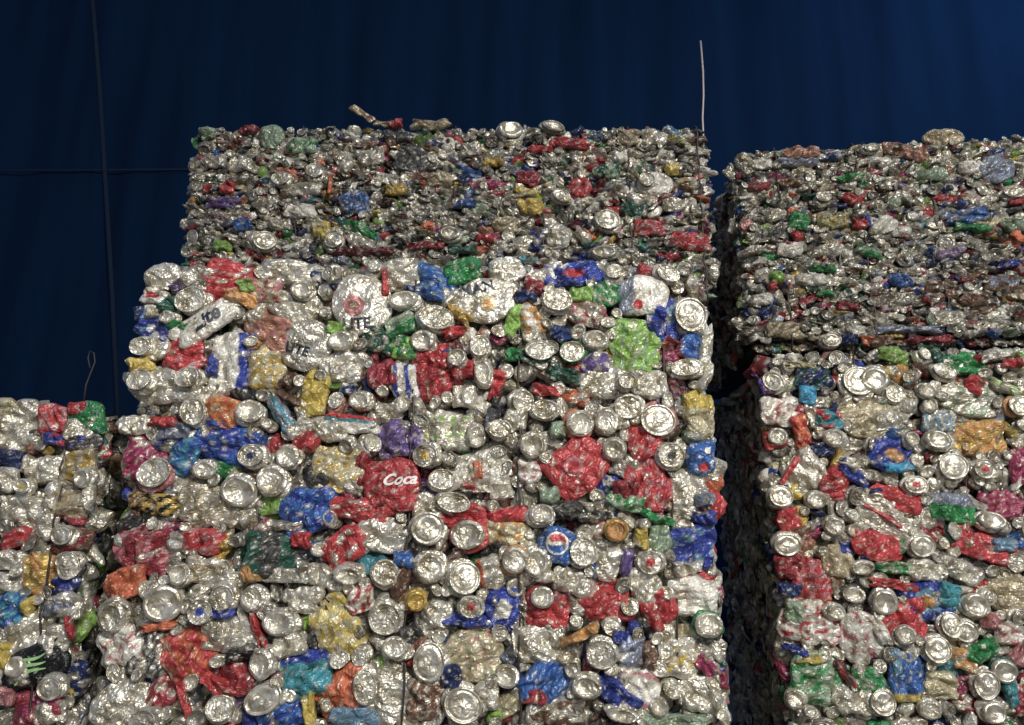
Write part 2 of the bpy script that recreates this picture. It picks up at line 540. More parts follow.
    if 'T' in sides:
        spray(lambda a, b, q, l: put(Vector((a, b, H - rng.uniform(0.036, .048))), X, Yv, Z, q, .3), int(W / g), int(depth / g), (-hw + .01, hw - .01), (-hd + .01, hd - .04), 'lo', 0)
    # rough rows of cans rolling over the front edges
    for (A, B_, n_) in ((Vector((-hw, -hd, 0)), Vector((-hw, -hd, H)), Vector((-.7, -.7, 0))), (Vector((hw, -hd, 0)), Vector((hw, -hd, H)), Vector((.7, -.7, 0))),
                        (Vector((-hw, -hd, H)), Vector((hw, -hd, H)), Vector((0, -.7, .7))),
                        (Vector((-hw, -hd, 0)), Vector((hw, -hd, 0)), Vector((0, -.85, -.5)))):
        n = int((B_ - A).length / .014)
        tn = (B_ - A).normalized()
        for i in range(n):
            f = (i + rng.uniform(0, 1)) / n
            f = .045 / (B_ - A).length + f * (1 - .09 / (B_ - A).length)
            o = A.lerp(B_, f) - n_ * rng.uniform(.024, .042)
            up = n_.normalized().cross(tn)
            put(o, tn, up, n_.normalized(), 'hi', .3, .72)
    # the solid heart of the bale
    nx, nz = 30, 24
    bx = np.array([[sx * (hw - .045), sy * (hd - .045), zz] for zz in (.03, H - .05) for sy in (-1, 1) for sx in (-1, 1)], float)
    bq = np.array([[0, 1, 5, 4], [1, 3, 7, 5], [3, 2, 6, 7], [2, 0, 4, 6], [4, 5, 7, 6], [0, 2, 3, 1]])
    mass.add(bx, bq, np.tile(C['dk'], (8, 1)), Matrix.Identity(4))
    ob = mass.build('packed_can', root)
    ob['kind'] = 'stuff'
    ob['label'] = 'mass of smaller crushed cans packed into the bale'
    # baling wires: a loop round front, top and back
    for px, py, sunk in wires:
        p, t = onface(px, py)
        x = p.x; e = .004 - sunk
        pts = [(x, -hd - .004, .0)]
        for i in range(1, 25):
            pts.append((x + .0025 * math.sin(i * 1.7 + px), -hd - e - .020 + .005 * math.sin(i * 2.3 + px), H * i / 25))
        pts += [(x, -hd - .010, H - .008), (x, -hd + .02, H - .002), (x, 0, H - .002), (x, hd - .02, H - .002), (x, hd + .006, H - .02), (x, hd + .006, 0)]
        link('baling_wire', tube_mesh('baling_wire', pts, .0021, M_WIRE), root)
    return root, MI


def mark(o, bvh, V, mk, c):
    """printing on a can: lettering or an emblem draped on its crumpled surface"""
    def drape(x, y, lift):
        hit = bvh.ray_cast(Vector((x, y, .2)), Vector((0, 0, -1)))
        return (hit[0].z if hit[0] else 0.012) + lift
    kind = mk[0]
    if kind == 'text':
        _, s, size, ox, oy, rot, mat, nm = mk
        size *= c['w']; ox *= c['w']; oy *= c['h']
        cu = bpy.data.curves.new('lettering', 'FONT')
        cu.body = s; cu.size = size; cu.align_x = 'CENTER'; cu.align_y = 'CENTER'; cu.offset = size * .03
        cu.resolution_u = 3
        if nm: cu.shear = .35
        tmp = bpy.data.objects.new('lettering', cu); COL.objects.link(tmp)
        dg = bpy.context.evaluated_depsgraph_get()
        me = bpy.data.meshes.new_from_object(tmp.evaluated_get(dg))
        bpy.data.objects.remove(tmp); bpy.data.curves.remove(cu)
        ca, sa = math.cos(math.radians(rot)), math.sin(math.radians(rot))
        for v in me.vertices:
            x, y = v.co.x, v.co.y
            X, Y = ox + x * ca - y * sa, oy + x * sa + y * ca
            v.co = (X, Y, drape(X, Y, .0022))
        me.materials.clear(); me.materials.append(mat)
        link('lettering', me, o)
    elif kind == 'disc':
        _, r, ox, oy, ramp = mk          # ramp: function of (u,v) -> colour
        r *= c['w']; ox *= c['w']; oy *= c['h']
        t = np.linspace(-1, 1, 15); u, v = np.meshgrid(t, t)
        x = u * np.sqrt(1 - v * v / 2) * r + ox; y = v * np.sqrt(1 - u * u / 2) * r + oy
        z = np.array([drape(a, b, .0016) for a, b in zip(x.ravel(), y.ravel())])
        idx = np.arange(225).reshape(15, 15)
        Q = np.stack([idx[:-1, :-1], idx[:-1, 1:], idx[1:, 1:], idx[1:, :-1]], -1).reshape(-1, 4)
        xx = ((x - ox) / r).ravel(); yy = ((y - oy) / r).ravel()
        K = np.array([C[ramp(a, b)] for a, b in zip(xx, yy)])
        me = fill_mesh(bpy.data.meshes.new('emblem'), np.stack([x.ravel(), y.ravel(), z], 1), Q, K, M_LID)
        link('emblem', me, o)
    elif kind == 'claw':
        vs = []; fs = []
        for k in (-1, 0, 1):
            n = 10
            for i in range(n + 1):
                t = i / n
                X = (-.30 + .52 * t + .03 * k) * c['w']; Y = (.17 * k + .05 * math.sin(t * 5 + k) - .10 * (t < .12)) * c['h']
                wd = .035 * c['h'] * (math.sin(math.pi * min(1, t * .8 + .15)) + .25)
                b = len(vs)
                for s in (-1, 1): vs.append((X, Y + s * wd, drape(X, Y + s * wd, .0022)))
                if i: fs.append((b - 2, b, b + 1, b - 1))
        me = bpy.data.meshes.new('emblem'); me.from_pydata(vs, [], fs); me.materials.append(M_GREENP)
        link('emblem', me, o)


def pepsi(u, v):
    r = math.hypot(u, v)
    if r > .86: return 'wh'
    w = .18 * math.sin(u * 3)
    return 're' if v > .16 + w else ('wh' if v > -.16 + w else 'b2')


def ring(c1, c2, k=.55):
    return lambda u, v: c1 if math.hypot(u, v) < k else c2


# ------------------------------------------------------------------ what the photograph shows, can by can
# (x, y, width, height in the photo, turn, form, colour, pattern, printing) each put back on the bale's real front
MID = [
 (232,274,60,42,-12,'F','re',('speck','si',.95)),(162,277,36,28,20,'R','si'),(154,297,28,16,-10,'F','wh',('centre','re',.5)),
 (153,329,40,24,-25,'F','bl',('speck','lb',.7)),(149,346,40,28,-12,'R','si'),(143,347,24,20,0,'L','si'),(193,301,36,30,20,'L','si'),
 (206,322,72,28,38,'F','wh',None,[('text','Lite',.27,.02,.0,0,M_INK,1)]),
 (232,365,48,64,2,'F','wh',('right','bl',.35)),(187,355,40,38,-20,'F','re',('speck','pk',.9)),(190,379,30,24,5,'L','si'),
 (165,386,76,38,-4,'R','si'),(142,382,28,26,0,'L','si'),(275,331,66,40,-28,'F','pe',('speck','pk',.8)),(288,308,56,24,-32,'F','si'),
 (303,291,24,20,0,'B','si'),(292,271,62,28,-5,'F','si'),(306,345,50,54,-10,'R','si',None,[('text','LITE',.27,-.12,-.12,-6,M_INK,0)]),
 (267,368,38,42,10,'F','cr',('speck','go',.3)),(315,393,30,46,-8,'F','ye'),(240,298,34,14,-20,'E','og'),(246,287,18,14,10,'E','li'),
 (265,292,34,24,0,'F','pk',('speck','cr',.1)),(131,425,30,20,0,'F','si'),(135,313,26,14,10,'F','wh',('left','db',0)),(170,305,24,18,0,'E','dg'),
 (178,326,22,8,-10,'E','gr'),(170,318,20,14,0,'B','si'),(137,366,22,18,20,'E','ye'),(213,365,10,24,0,'E','bl'),
 (362,304,60,62,0,'R','si',None,[('disc',.17,-.12,-.05,ring('br','pk')),('text','LITE',.25,-.06,-.36,4,M_INK,0)]),
 (385,282,6,28,6,'S','re'),(400,275,38,32,10,'F','si'),(404,301,32,20,5,'B','si'),(430,278,60,32,-24,'F','b2',('speck','lb',.9)),
 (463,271,38,26,10,'F','gr'),(487,300,60,48,8,'R','si',None,[('text','MAN',.26,-.14,.24,8,M_INK,0),('disc',.13,0,-.12,ring('og','cr',.7))]),
 (506,271,38,28,0,'R','si'),(436,320,40,30,-8,'L','si'),(453,333,24,12,15,'E','re'),(408,322,50,22,32,'F','gs',('bottom','gr',0)),
 (385,341,46,28,-10,'F','dg',('speck','si',.5)),(404,349,28,24,0,'F','gr',('speck','li',.1)),(342,342,30,22,5,'B','si'),
 (348,367,56,34,8,'R','si',('speck','bs',.8)),(424,341,28,24,0,'B','si'),(383,375,30,26,20,'F','dr'),(432,372,46,56,5,'F','re',('speck','dr',.5)),
 (439,361,16,16,0,'E','re'),(463,369,24,20,0,'F','re'),(457,359,22,20,0,'B','si'),(480,347,22,24,0,'L','si'),(484,374,20,32,8,'B','si'),
 (497,384,12,30,-15,'E','re'),(513,322,16,36,-25,'F','li'),(404,382,28,36,5,'F','wh',('vstripe','bl',7)),(513,355,18,12,0,'E','gr'),
 (457,312,38,12,-45,'E','go'),(336,328,20,12,0,'E','li'),(455,300,26,26,0,'F','si'),(465,397,26,22,0,'F','si'),
 (573,275,58,26,6,'F','bl',('centre','re',.35)),(582,295,22,16,0,'F','li'),(606,294,28,28,20,'F','gr',('speck','si',.4)),
 (557,302,34,26,-5,'L','si'),(615,275,20,18,0,'L','si'),(643,296,52,38,0,'F','wh',('left','bs',-.3),[('disc',.09,-.1,-.25,ring('re','re'))]),
 (667,275,28,18,-30,'L','wh'),(665,323,34,46,15,'F','bl',('speck','lb',.9)),(689,316,36,40,20,'L','si'),(692,347,32,28,10,'R','b2',('left','dr',-.7)),
 (686,369,36,20,5,'L','si'),(706,377,10,30,-30,'E','si'),(634,345,50,56,0,'F','li',('speck','gs',.6)),(595,362,28,22,0,'F','pu',('speck','si',.5)),
 (594,341,30,22,0,'B','si'),(572,353,28,24,0,'L','gr'),(538,352,34,24,0,'L','dg'),(530,320,26,32,20,'F','wh',('speck','og',.0)),
 (585,314,36,24,-20,'F','pk',('speck','si',-.2)),(565,376,36,16,-10,'F','dg'),(604,382,62,36,-8,'R','si'),(626,382,20,18,0,'L','si'),
 (545,391,24,10,-10,'E','re'),(692,288,10,30,-5,'E','si'),(650,385,36,30,0,'F','si'),(560,334,22,16,0,'F','db'),(525,297,22,14,0,'F','db'),
 (713,345,12,50,-8,'E','si'),
 # second band
 (195,413,28,32,20,'L','si'),(223,413,38,32,0,'F','og2',('speck','og',.1)),(251,413,32,26,0,'B','si'),(283,417,50,16,-52,'F','bs',('stripe','te',5)),
 (163,422,32,10,-5,'E','re'),(174,431,32,18,0,'F','bs'),(184,455,30,40,-20,'F','b2',('speck','te',.2)),(228,443,78,42,-20,'F','bl',('speck','b2',.4)),
 (253,457,30,26,0,'L','si',('dot','db')),(145,458,40,46,0,'F','mg',('speck','si',.7)),(157,474,38,34,20,'L','pk'),(290,456,28,26,0,'B','si'),
 (306,442,26,22,-10,'F','re'),(274,481,34,36,10,'B','si'),(241,491,42,34,-15,'B','si'),(208,505,70,42,-10,'F','be',('speck','si',.2)),
 (153,503,50,22,-8,'F','go',('speck','bk',.0)),(308,511,56,48,15,'F','b2',('speck','bl',.2)),(338,468,50,48,0,'F','cr',('speck','go',.6)),
 (206,469,26,20,0,'B','si'),(350,424,56,18,-4,'F','wh',('stripe','te',3.2,'re',.45)),(400,440,46,40,10,'F','pu',('speck','ll',.8)),
 (427,456,30,26,10,'L','si',('dot','go')),(445,430,54,38,-10,'F','si',('speck','li',.75)),(392,484,54,52,-3,'F','re',('speck','re',9),[('text','Coca',.30,.16,.07,6,M_WHITE,1)]),
 (443,481,32,24,-10,'L','si'),(453,502,38,22,-10,'L','si'),(463,514,66,26,-12,'F','re'),(469,535,40,32,0,'B','re'),(361,510,66,22,-10,'F','re',('speck','si',.9)),
 (483,471,60,42,15,'F','si',('speck','wh',.3)),(478,470,9,18,5,'S','og2'),(508,515,38,16,8,'F','re'),(508,533,46,24,0,'F','cr',('speck','og',.5)),
 (475,436,20,26,0,'B','si'),(424,505,26,26,0,'F','si'),(428,528,38,36,10,'L','si'),(328,430,40,24,0,'F','si'),(300,430,26,20,0,'F','si'),
 (545,410,30,22,-5,'L','si'),(579,424,32,30,0,'B','og2'),(606,422,26,30,0,'B','si'),(628,407,32,26,10,'L','si'),(657,421,40,36,-15,'L','pk'),
 (645,440,38,38,10,'F','re',('speck','pk',.7)),(614,450,26,26,0,'B','si'),(577,467,60,54,38,'F','re',('speck','re',9),[('disc',.16,-.05,.05,ring('re','pk',.6))]),
 (647,482,44,56,12,'F','re',('speck','pk',.5)),(687,493,44,48,0,'R','si'),(670,456,30,28,0,'L','si',('dot','dk')),
 (701,458,28,34,0,'F','b2',None,[('disc',.12,.2,.2,ring('wh','wh')),('disc',.16,.05,-.28,ring('re','re'))]),(698,417,32,48,0,'F','cr',('top','ye',.4)),
 (532,446,28,28,0,'B','si'),(530,473,22,26,0,'F','wh',('speck','pk',.5)),(569,511,46,18,5,'F','dk'),(594,512,34,22,10,'F','dk',('speck','si',.4)),
 (630,503,44,18,-10,'F','gs',('speck','gr',.1)),(657,518,34,10,-20,'E','gr'),(541,516,30,24,0,'B','si'),(617,531,24,24,0,'B','go',('lidcol','og')),
 (625,490,24,18,0,'E','dr'),(620,420,18,20,0,'F','si'),(558,430,16,18,0,'F','gs'),(515,420,24,24,0,'F','si'),(500,430,26,20,0,'L','si'),
 (550,495,20,16,0,'F','gs'),(705,518,26,12,-5,'E','bl'),(705,500,20,14,0,'F','bs'),
 # third band
 (278,557,68,46,-2,'F','dk',('vstripe','dg',6)),(278,575,66,14,-4,'S','si'),(345,547,50,34,40,'F','re',('speck','si',.6)),(383,535,56,36,-5,'R','si'),
 (386,573,30,28,-20,'L','si'),(348,573,32,22,-8,'B','si'),(403,559,20,18,0,'F','b2'),(430,568,36,32,-20,'B','si'),(464,578,36,36,0,'L','si'),
 (491,573,24,34,15,'F','si',('left','og2',-.6)),(523,562,56,44,0,'R','si'),(514,560,28,30,0,'B','og'),(536,562,28,34,0,'B','si'),(417,600,24,22,0,'B','go',('lidcol','go')),
 (556,545,38,34,-20,'F','b2',('speck','b2',9),[('disc',.30,.02,.05,pepsi)]),(583,552,30,32,0,'L','si'),(576,582,48,28,-10,'F','si'),(608,562,28,36,-20,'F','si'),
 (626,562,14,28,-10,'F','pu'),(651,562,30,26,0,'L','si',('dot','re')),(692,546,46,44,-3,'F','bl',('speck','lb',.75)),(688,568,32,12,5,'E','si'),
 (692,594,50,46,-2,'F','wh',('top','re',.72)),(707,626,32,28,0,'B','gr'),(547,610,44,36,-8,'F','re'),(542,597,26,24,0,'B','re'),(605,600,54,34,15,'F','re',('speck','re',9)),
 (658,609,34,38,40,'F','re'),(645,588,32,42,10,'F','si'),(503,609,34,42,0,'F','bl',('centre','wh',.45)),(471,606,26,24,0,'L','wh',('dot','re')),(467,621,44,12,-8,'E','bl'),
 (386,617,36,36,10,'L','si'),(338,628,46,60,40,'F','ye',('speck','cr',.0)),(281,623,38,28,-5,'B','si'),(360,600,28,24,10,'F','wh',('speck','re',.2)),
 (436,615,30,28,0,'F','si'),(147,550,60,48,-20,'F','dr',('speck','pk',.5)),(202,541,48,26,0,'F','re',('speck','pk',.7)),(211,573,56,30,-10,'F','si',('speck','be',.5)),
 (126,583,42,30,15,'F','og2'),(165,603,42,40,0,'B','si'),(202,611,28,28,0,'L','si',('dot','bl')),(225,597,28,28,0,'L','si'),(222,612,24,16,10,'F','bl'),
 (255,598,28,28,0,'B','si'),(231,634,54,36,-10,'F','si'),(257,630,9,32,25,'E','re'),(114,616,30,36,0,'B','si'),(159,627,36,8,5,'E','og2'),
 (147,652,46,44,0,'F','dk',('speck','si',.2)),(188,655,50,54,30,'F','re',('speck','og2',.1)),(216,685,38,15,-35,'E','re'),(237,679,36,32,-35,'F','dr',('speck','re',.0)),
 (264,663,28,34,5,'B','si'),(239,657,26,11,12,'E','bk'),(120,646,44,38,20,'F','wh',('speck','pk',.6)),(113,705,60,46,20,'R','si'),(221,708,32,28,0,'L','si'),
 (266,698,46,32,25,'L','si'),(147,720,32,24,0,'L','si'),(184,700,8,38,20,'S','re'),(284,718,48,30,30,'F','b2',('stripe','bl',8)),(306,672,56,48,5,'F','te',('top','bl',.4)),
 (345,692,62,42,28,'F','og2',('speck','og2',9)),(388,696,54,56,-30,'R','si'),(365,685,26,40,5,'L','si'),(396,647,30,24,0,'B','si'),(430,661,36,44,0,'L','si'),
 (425,698,38,38,0,'F','br',('speck','si',.6)),(474,655,60,54,0,'R','cr',('speck','pk',1.0)),(463,704,44,38,-20,'L','si'),(309,710,14,28,15,'E','ye'),
 (357,718,54,20,0,'F','lb'),(451,677,22,22,0,'F','db'),(486,697,26,26,0,'F','si'),(547,684,56,40,25,'F','b2',('speck','b2',9)),(537,698,22,12,-5,'E','re'),
 (602,653,34,32,0,'L','si'),(535,644,44,38,0,'F','si'),(580,636,40,10,22,'E','og'),(620,637,14,12,0,'E','bl'),(631,651,28,28,0,'F','bs'),(649,656,14,26,-10,'E','br'),
 (638,684,42,38,-20,'F','wh',('speck','pk',.7)),(617,695,50,22,-38,'F','bl'),(587,686,34,26,-5,'B','si'),(711,672,38,16,-48,'F','mg'),(701,695,52,36,-15,'F','si'),
 (678,658,42,38,0,'F','si',('speck','ye',.9)),(622,714,36,16,-8,'B','si'),(558,710,62,28,0,'F','br',('speck','si',.0)),(673,721,70,16,0,'F','gs'),(718,700,14,50,15,'E','si'),
 (305,600,34,26,0,'F','si'),(320,575,24,24,0,'F','si'),(290,645,36,22,10,'F','si'),(400,585,20,30,0,'E','br'),(545,575,20,16,0,'E','si'),(660,540,22,30,0,'F','gs'),
 (641,540,12,22,0,'E','ye'),(180,575,22,24,0,'B','si'),(250,575,20,14,0,'E','og'),(300,540,20,14,0,'E','re'),(410,635,24,16,0,'F','dk'),
]
LEFT = [
 (16,429,54,46,0,'F','si'),(27,405,26,18,0,'R','si'),(6,405,24,18,0,'R','cr'),(53,419,32,30,0,'F','re',('speck','pk',.2)),(78,409,16,14,0,'F','re'),(108,418,36,36,10,'F','gr',('speck','dg',.6)),
 (80,430,30,22,0,'F','si'),(100,442,38,22,0,'R','dk'),(66,441,46,14,-5,'F','bl',('speck','re',.6)),(9,458,30,16,-10,'F','db'),(79,468,34,38,0,'F','be',('speck','go',.3)),
 (45,470,38,26,15,'F','si'),(26,487,20,17,0,'B','si',('dot','ye')),(22,508,42,26,0,'F','si'),(75,506,46,30,-10,'F','be',('bottom','dr',-.6)),(104,478,20,22,0,'B','si'),
 (116,495,10,28,0,'E','si'),(16,538,30,18,20,'F','re',('speck','pk',.8)),(66,535,26,22,0,'L','si'),(94,540,36,24,0,'F','br',('speck','dr',.4)),(38,522,36,38,0,'F','si'),
 (45,574,54,38,-10,'F','go',('speck','og',.2)),(70,560,26,20,0,'L','si'),(73,582,28,18,25,'F','bl'),(94,568,26,26,0,'L','dk'),(12,612,32,36,0,'F','b2',('speck','te',.2)),
 (29,606,10,16,0,'E','ye'),(25,635,36,38,0,'F','si'),(64,637,28,24,-20,'F','si'),(81,630,6,24,8,'E','re'),
 (70,664,64,38,22,'F','bk',('speck','bk',9),[('claw',)]),(84,687,30,25,0,'L','si'),(38,708,50,34,10,'F','mg',('speck','dr',.4)),(3,657,16,26,0,'F','ye'),(20,667,24,22,0,'B','si'),
 (5,697,18,16,0,'F','pk'),(75,712,32,24,0,'F','si'),(87,605,24,26,0,'F','si'),(60,605,30,20,0,'F','bs'),(10,560,30,20,0,'F','si'),(8,480,20,26,0,'F','si'),(48,650,22,30,0,'F','si'),(52,497,12,30,0,'E','si'),
]
RIGHT = [
 (773,383,26,20,-40,'L','si'),(756,386,18,18,0,'F','bl',('speck','re',.3)),(813,379,38,24,-8,'F','db',('speck','dg',.3)),(808,395,16,20,-10,'F','cy'),(857,382,36,34,0,'L','si'),
 (873,380,30,28,0,'B','si'),(868,418,62,44,-8,'R','be',('speck','cr',.3)),(777,437,22,20,0,'B','re'),(834,439,22,20,0,'B','si'),(801,433,16,36,10,'F','og2',('speck','re',0)),(829,420,30,18,-10,'F','te',('speck','re',.3)),
 (760,441,16,18,0,'F','re'),(772,412,40,30,0,'F','wh',('speck','pk',.5)),(822,449,26,14,-5,'F','db'),(925,392,20,17,-10,'B','si'),(968,400,64,34,-14,'R','si',('speck','gs',.3)),
 (974,385,18,16,-40,'E','re'),(942,372,26,17,-20,'L','si'),(977,438,54,34,0,'F','og',('speck','go',.2)),(1017,407,26,24,0,'L','og'),(936,441,28,22,-20,'B','si'),(910,440,15,17,0,'B','si'),
 (938,423,32,18,0,'F','lb',('speck','si',.2)),(1012,364,18,10,0,'E','re'),(892,456,42,36,-5,'F','bl',('centre','og',.4)),(898,468,28,10,5,'E','cy'),(951,467,34,30,10,'L','si'),
 (982,469,24,22,0,'L','si',('dot','re')),(835,484,28,32,-30,'F','re',('speck','pk',.7)),(853,475,34,12,-40,'E','bl'),(855,470,30,8,-40,'E','si'),(769,497,26,24,0,'L','si'),(815,500,22,19,0,'B','si'),
 (803,472,42,36,35,'F','si'),(790,470,6,34,-35,'S','re'),(897,499,48,22,-18,'F','re'),(885,519,66,36,-35,'F','si'),(883,516,4,40,55,'S','re'),(914,485,26,20,0,'L','wh',('dot','re')),
 (952,508,46,28,-8,'F','gr',('top','bs',.2)),(1000,505,38,28,0,'F','mg',('speck','pk',.5)),(791,519,28,24,10,'F','re',('right','ye',.6)),(834,526,21,20,0,'B','si'),(990,521,30,20,-15,'B','si'),
 (1020,466,22,36,0,'F','mg'),(781,544,30,25,0,'L','si'),(783,566,28,24,0,'F','dr'),(815,580,42,44,-20,'F','re',('speck','pk',.0)),(837,561,34,32,-25,'R','be'),(876,546,48,28,-15,'F','re'),
 (920,545,28,25,0,'L','si'),(979,545,66,28,-20,'F','re',('speck','pk',.8)),(853,595,24,18,-10,'B','dk'),(884,601,27,28,-10,'B','si'),(926,601,46,42,20,'F','bl',('centre','lb',.6,'og',.3,'centre')),
 (948,596,22,28,-20,'F','te'),(974,605,28,26,0,'B','si'),(964,630,25,24,0,'L','si'),(950,625,22,28,0,'L','si'),(904,622,40,46,0,'F','re'),(904,635,23,22,0,'B','si'),
 (862,639,46,56,25,'R','wh',('speck','pk',.5)),(835,611,21,18,-30,'B','si'),(809,621,56,46,-10,'F','wh',('speck','re',.4)),(795,612,20,20,0,'F','gs'),(908,674,40,52,3,'F','b2',('bottom','ye',-.75)),
 (898,672,10,44,3,'S','lb'),(936,649,28,30,-10,'L','si'),(1002,670,28,26,-10,'B','dg'),(985,684,26,32,-15,'L','si'),(815,680,62,48,-15,'F','gs',('speck','gr',.3)),(868,680,32,24,0,'F','gr',('speck','gs',.3)),
 (982,651,34,18,20,'F','gr'),(1008,592,42,42,-10,'R','be'),(881,702,28,28,0,'L','si'),(929,709,24,20,0,'B','si'),(992,712,26,24,0,'B','si'),(964,660,26,20,-20,'F','og',('speck','si',.2)),
 (941,686,32,30,0,'F','cr'),(1020,700,16,30,0,'F','dr'),(1010,690,14,30,0,'F','te'),(788,700,22,20,0,'B','si'),(991,621,22,16,0,'F','pk'),(923,570,32,22,0,'F','si'),(895,568,34,12,0,'F','gs',('speck','gr',0)),
 (862,568,24,14,10,'B','si'),(810,660,24,8,0,'E','ye'),(790,650,26,8,-20,'E','bl'),(779,590,24,12,-8,'E','db'),(1005,545,24,14,0,'F','lb'),(895,585,50,10,-8,'E','re'),(960,570,40,20,-30,'F','si'),
 (845,700,26,26,0,'F','si'),(1008,635,26,20,0,'F','wh',('speck','pk',.3)),(885,420,22,24,0,'F','si'),(800,365,28,8,0,'E','cr'),(880,630,12,30,20,'F','wh'),
]
UP_M = [
 (271,137,26,26,0,'R','gs'),(227,188,15,13,0,'F','re'),(355,203,28,26,10,'F','b2',('speck','bs',.3)),(243,225,20,12,10,'F','b2'),(360,229,38,10,-25,'E','gr'),
 (321,231,20,18,0,'F','ye',('speck','cr',.2)),(265,242,26,22,0,'L','si'),(335,242,22,18,20,'L','si'),(361,242,26,20,0,'F','si'),(362,252,58,9,0,'E','mr'),(425,246,34,8,5,'E','dr'),
 (372,157,26,18,10,'F','si'),(413,160,38,32,0,'R','dk'),(302,190,40,14,0,'F','si'),(223,203,34,10,0,'E','pu'),(302,146,32,16,5,'F','gs',('speck','gr',.4)),(316,173,21,18,0,'L','si'),
 (330,184,4,22,0,'S','og2'),(396,190,22,11,0,'F','go'),(510,132,28,22,0,'B','si'),(553,128,26,13,-10,'B','gs'),(569,144,42,11,-6,'F','re',('speck','dr',.2)),(580,188,23,22,20,'R','re',('speck','pk',.6)),
 (561,197,22,14,-25,'L','si'),(655,185,36,26,0,'R','wh'),(646,182,18,18,0,'L','si'),(671,169,14,12,0,'E','ye'),(607,171,28,16,0,'F','dg',('speck','gs',.1)),(633,210,26,18,0,'F','dg'),(651,228,34,18,-5,'F','re',('speck','pk',.1)),
 (689,242,40,20,-8,'F','re',('speck','dr',.2)),(531,207,26,16,0,'F','go',('speck','ye',.2)),(528,178,26,12,0,'F','dr'),(607,222,28,24,-15,'L','si'),(654,138,26,16,0,'F','si'),(628,138,22,16,0,'F','be'),
 (493,163,22,9,0,'E','go'),(485,239,18,7,0,'E','re'),(557,236,26,24,0,'F','si'),(604,253,30,15,0,'B','si'),(466,204,20,8,0,'E','b2'),(470,150,24,14,0,'F','si'),(620,157,16,12,0,'F','wh'),
 (240,165,26,14,0,'F','si'),(215,162,22,14,0,'F','si'),(207,134,16,12,0,'E','gs'),(248,131,18,8,0,'E','dr'),(282,180,20,16,0,'L','si'),(450,235,24,16,0,'B','si'),(540,150,22,8,0,'E','re'),
 (397,137,30,12,0,'F','dk'),(395,124,14,8,0,'E','re'),(430,125,36,9,0,'E','be'),(440,180,24,14,0,'F','be'),(505,225,26,16,0,'F','be'),(640,200,26,10,0,'E','si'),(675,205,26,14,0,'F','si'),
 (345,165,14,18,0,'E','si'),(280,225,22,12,0,'F','si'),(300,212,30,14,0,'F','wh'),(463,250,30,8,0,'E','dg'),(222,246,18,10,0,'E','li'),
]
UP_R = [
 (802,153,34,14,0,'F','pe',('speck','br',.3)),(906,152,46,14,-20,'F','br',('speck','pe',.1)),(943,138,42,18,0,'R','be'),(822,199,18,14,0,'L','si'),(854,199,24,10,0,'E','re'),(799,222,20,18,-20,'F','gr'),
 (850,178,24,8,0,'E','gr'),(759,187,22,10,0,'F','dr'),(791,183,24,9,0,'E','br'),(832,222,30,14,0,'F','go',('speck','gs',.1)),(859,224,14,10,0,'E','re'),(868,221,5,12,0,'S','bl'),(797,236,12,9,0,'E','re'),
 (882,225,26,18,0,'F','wh'),(964,217,42,16,0,'F','b2',('speck','bs',.2)),(973,228,32,10,-8,'E','gr'),(868,252,26,12,-20,'F','gr',('speck','gs',.1)),(950,253,28,10,10,'F','ll'),(1010,264,20,9,0,'E','bl'),
 (821,269,24,7,-8,'E','gr'),(777,278,14,12,0,'E','li'),(772,287,9,9,0,'E','re'),(900,281,22,14,0,'F','b2'),(1002,284,38,18,5,'F','br',('speck','bs',.2)),(848,307,24,8,-10,'E','dr'),(947,319,36,15,0,'F','si'),
 (967,168,18,14,0,'F','wh'),(870,149,18,9,0,'B','si'),(996,170,34,28,0,'R','bs'),(825,294,18,6,-10,'E','gr'),(1020,201,18,8,0,'E','re'),(1012,193,26,14,0,'L','si'),(800,163,40,8,0,'E','bs'),(830,157,24,8,0,'E','db'),
 (930,175,30,12,0,'F','gs'),(845,340,26,12,0,'F','db'),(880,345,30,10,0,'E','br'),(870,352,14,10,0,'F','og2'),(930,340,40,8,0,'E','dr'),(905,330,60,8,-3,'E','bs'),(858,332,16,12,0,'F','wh'),(760,300,24,12,0,'F','wh'),
 (785,330,40,16,0,'F','be'),(830,342,22,16,0,'L','si'),(760,165,22,10,0,'F','wh'),(775,215,20,12,0,'F','si'),(790,250,26,14,0,'F','wh'),(810,280,30,12,0,'F','wh'),(1015,225,26,14,0,'F','gs'),(975,300,28,14,0,'F','br'),
]

BALES = {}
# every bale stands on the floor or on the bale below it
BALES['mid'] = bale('large bale of crushed drink cans in the middle of the photo, under the finer bale', -.764, .400, 1.50, .85, 0.0, 1.142, 0, MID,
     [(411, 500, .000), (519, 500, .000), (669, 500, .006), (262, 500, .014)], 11, 'coarse', sides='LRT')
BALES['left'] = bale('low bale at the left edge, green crumpled can at its upper right corner', -1.95, -.820, 1.52, .85, 0.0, .845, 0, LEFT,
     [(57, 560, .000), (-60, 560, 0)], 12, 'coarse', sides='RT')
BALES['right'] = bale('bale at the lower right beyond the dark gap, with a gold can near its top', .635, 1.85, 1.90, .90, 0.0, 1.056, math.radians(-6), RIGHT,
     [(868, 500, .010), (965, 500, .014)], 13, 'coarse', sides='LT')
BALES['up'] = bale('finely crushed bale on top of the middle bale, tall wire sticking up', -.868, .528, 1.85, .85, 1.150, 1.675, 0, UP_M,
     [(543, 190, .000), (628, 190, .000), (698, 190, .000), (455, 190, .006), (300, 190, .008)], 14, 'fine', sides='LRT')
BALES['upr'] = bale('finely crushed greyish bale resting on the lower right bale beyond the gap', .612, 1.85, 1.95, .85, 1.064, 1.660, math.radians(-6), UP_R,
     [(781, 240, .000), (862, 240, .000), (935, 240, .004)], 15, 'fine', sides='LT')

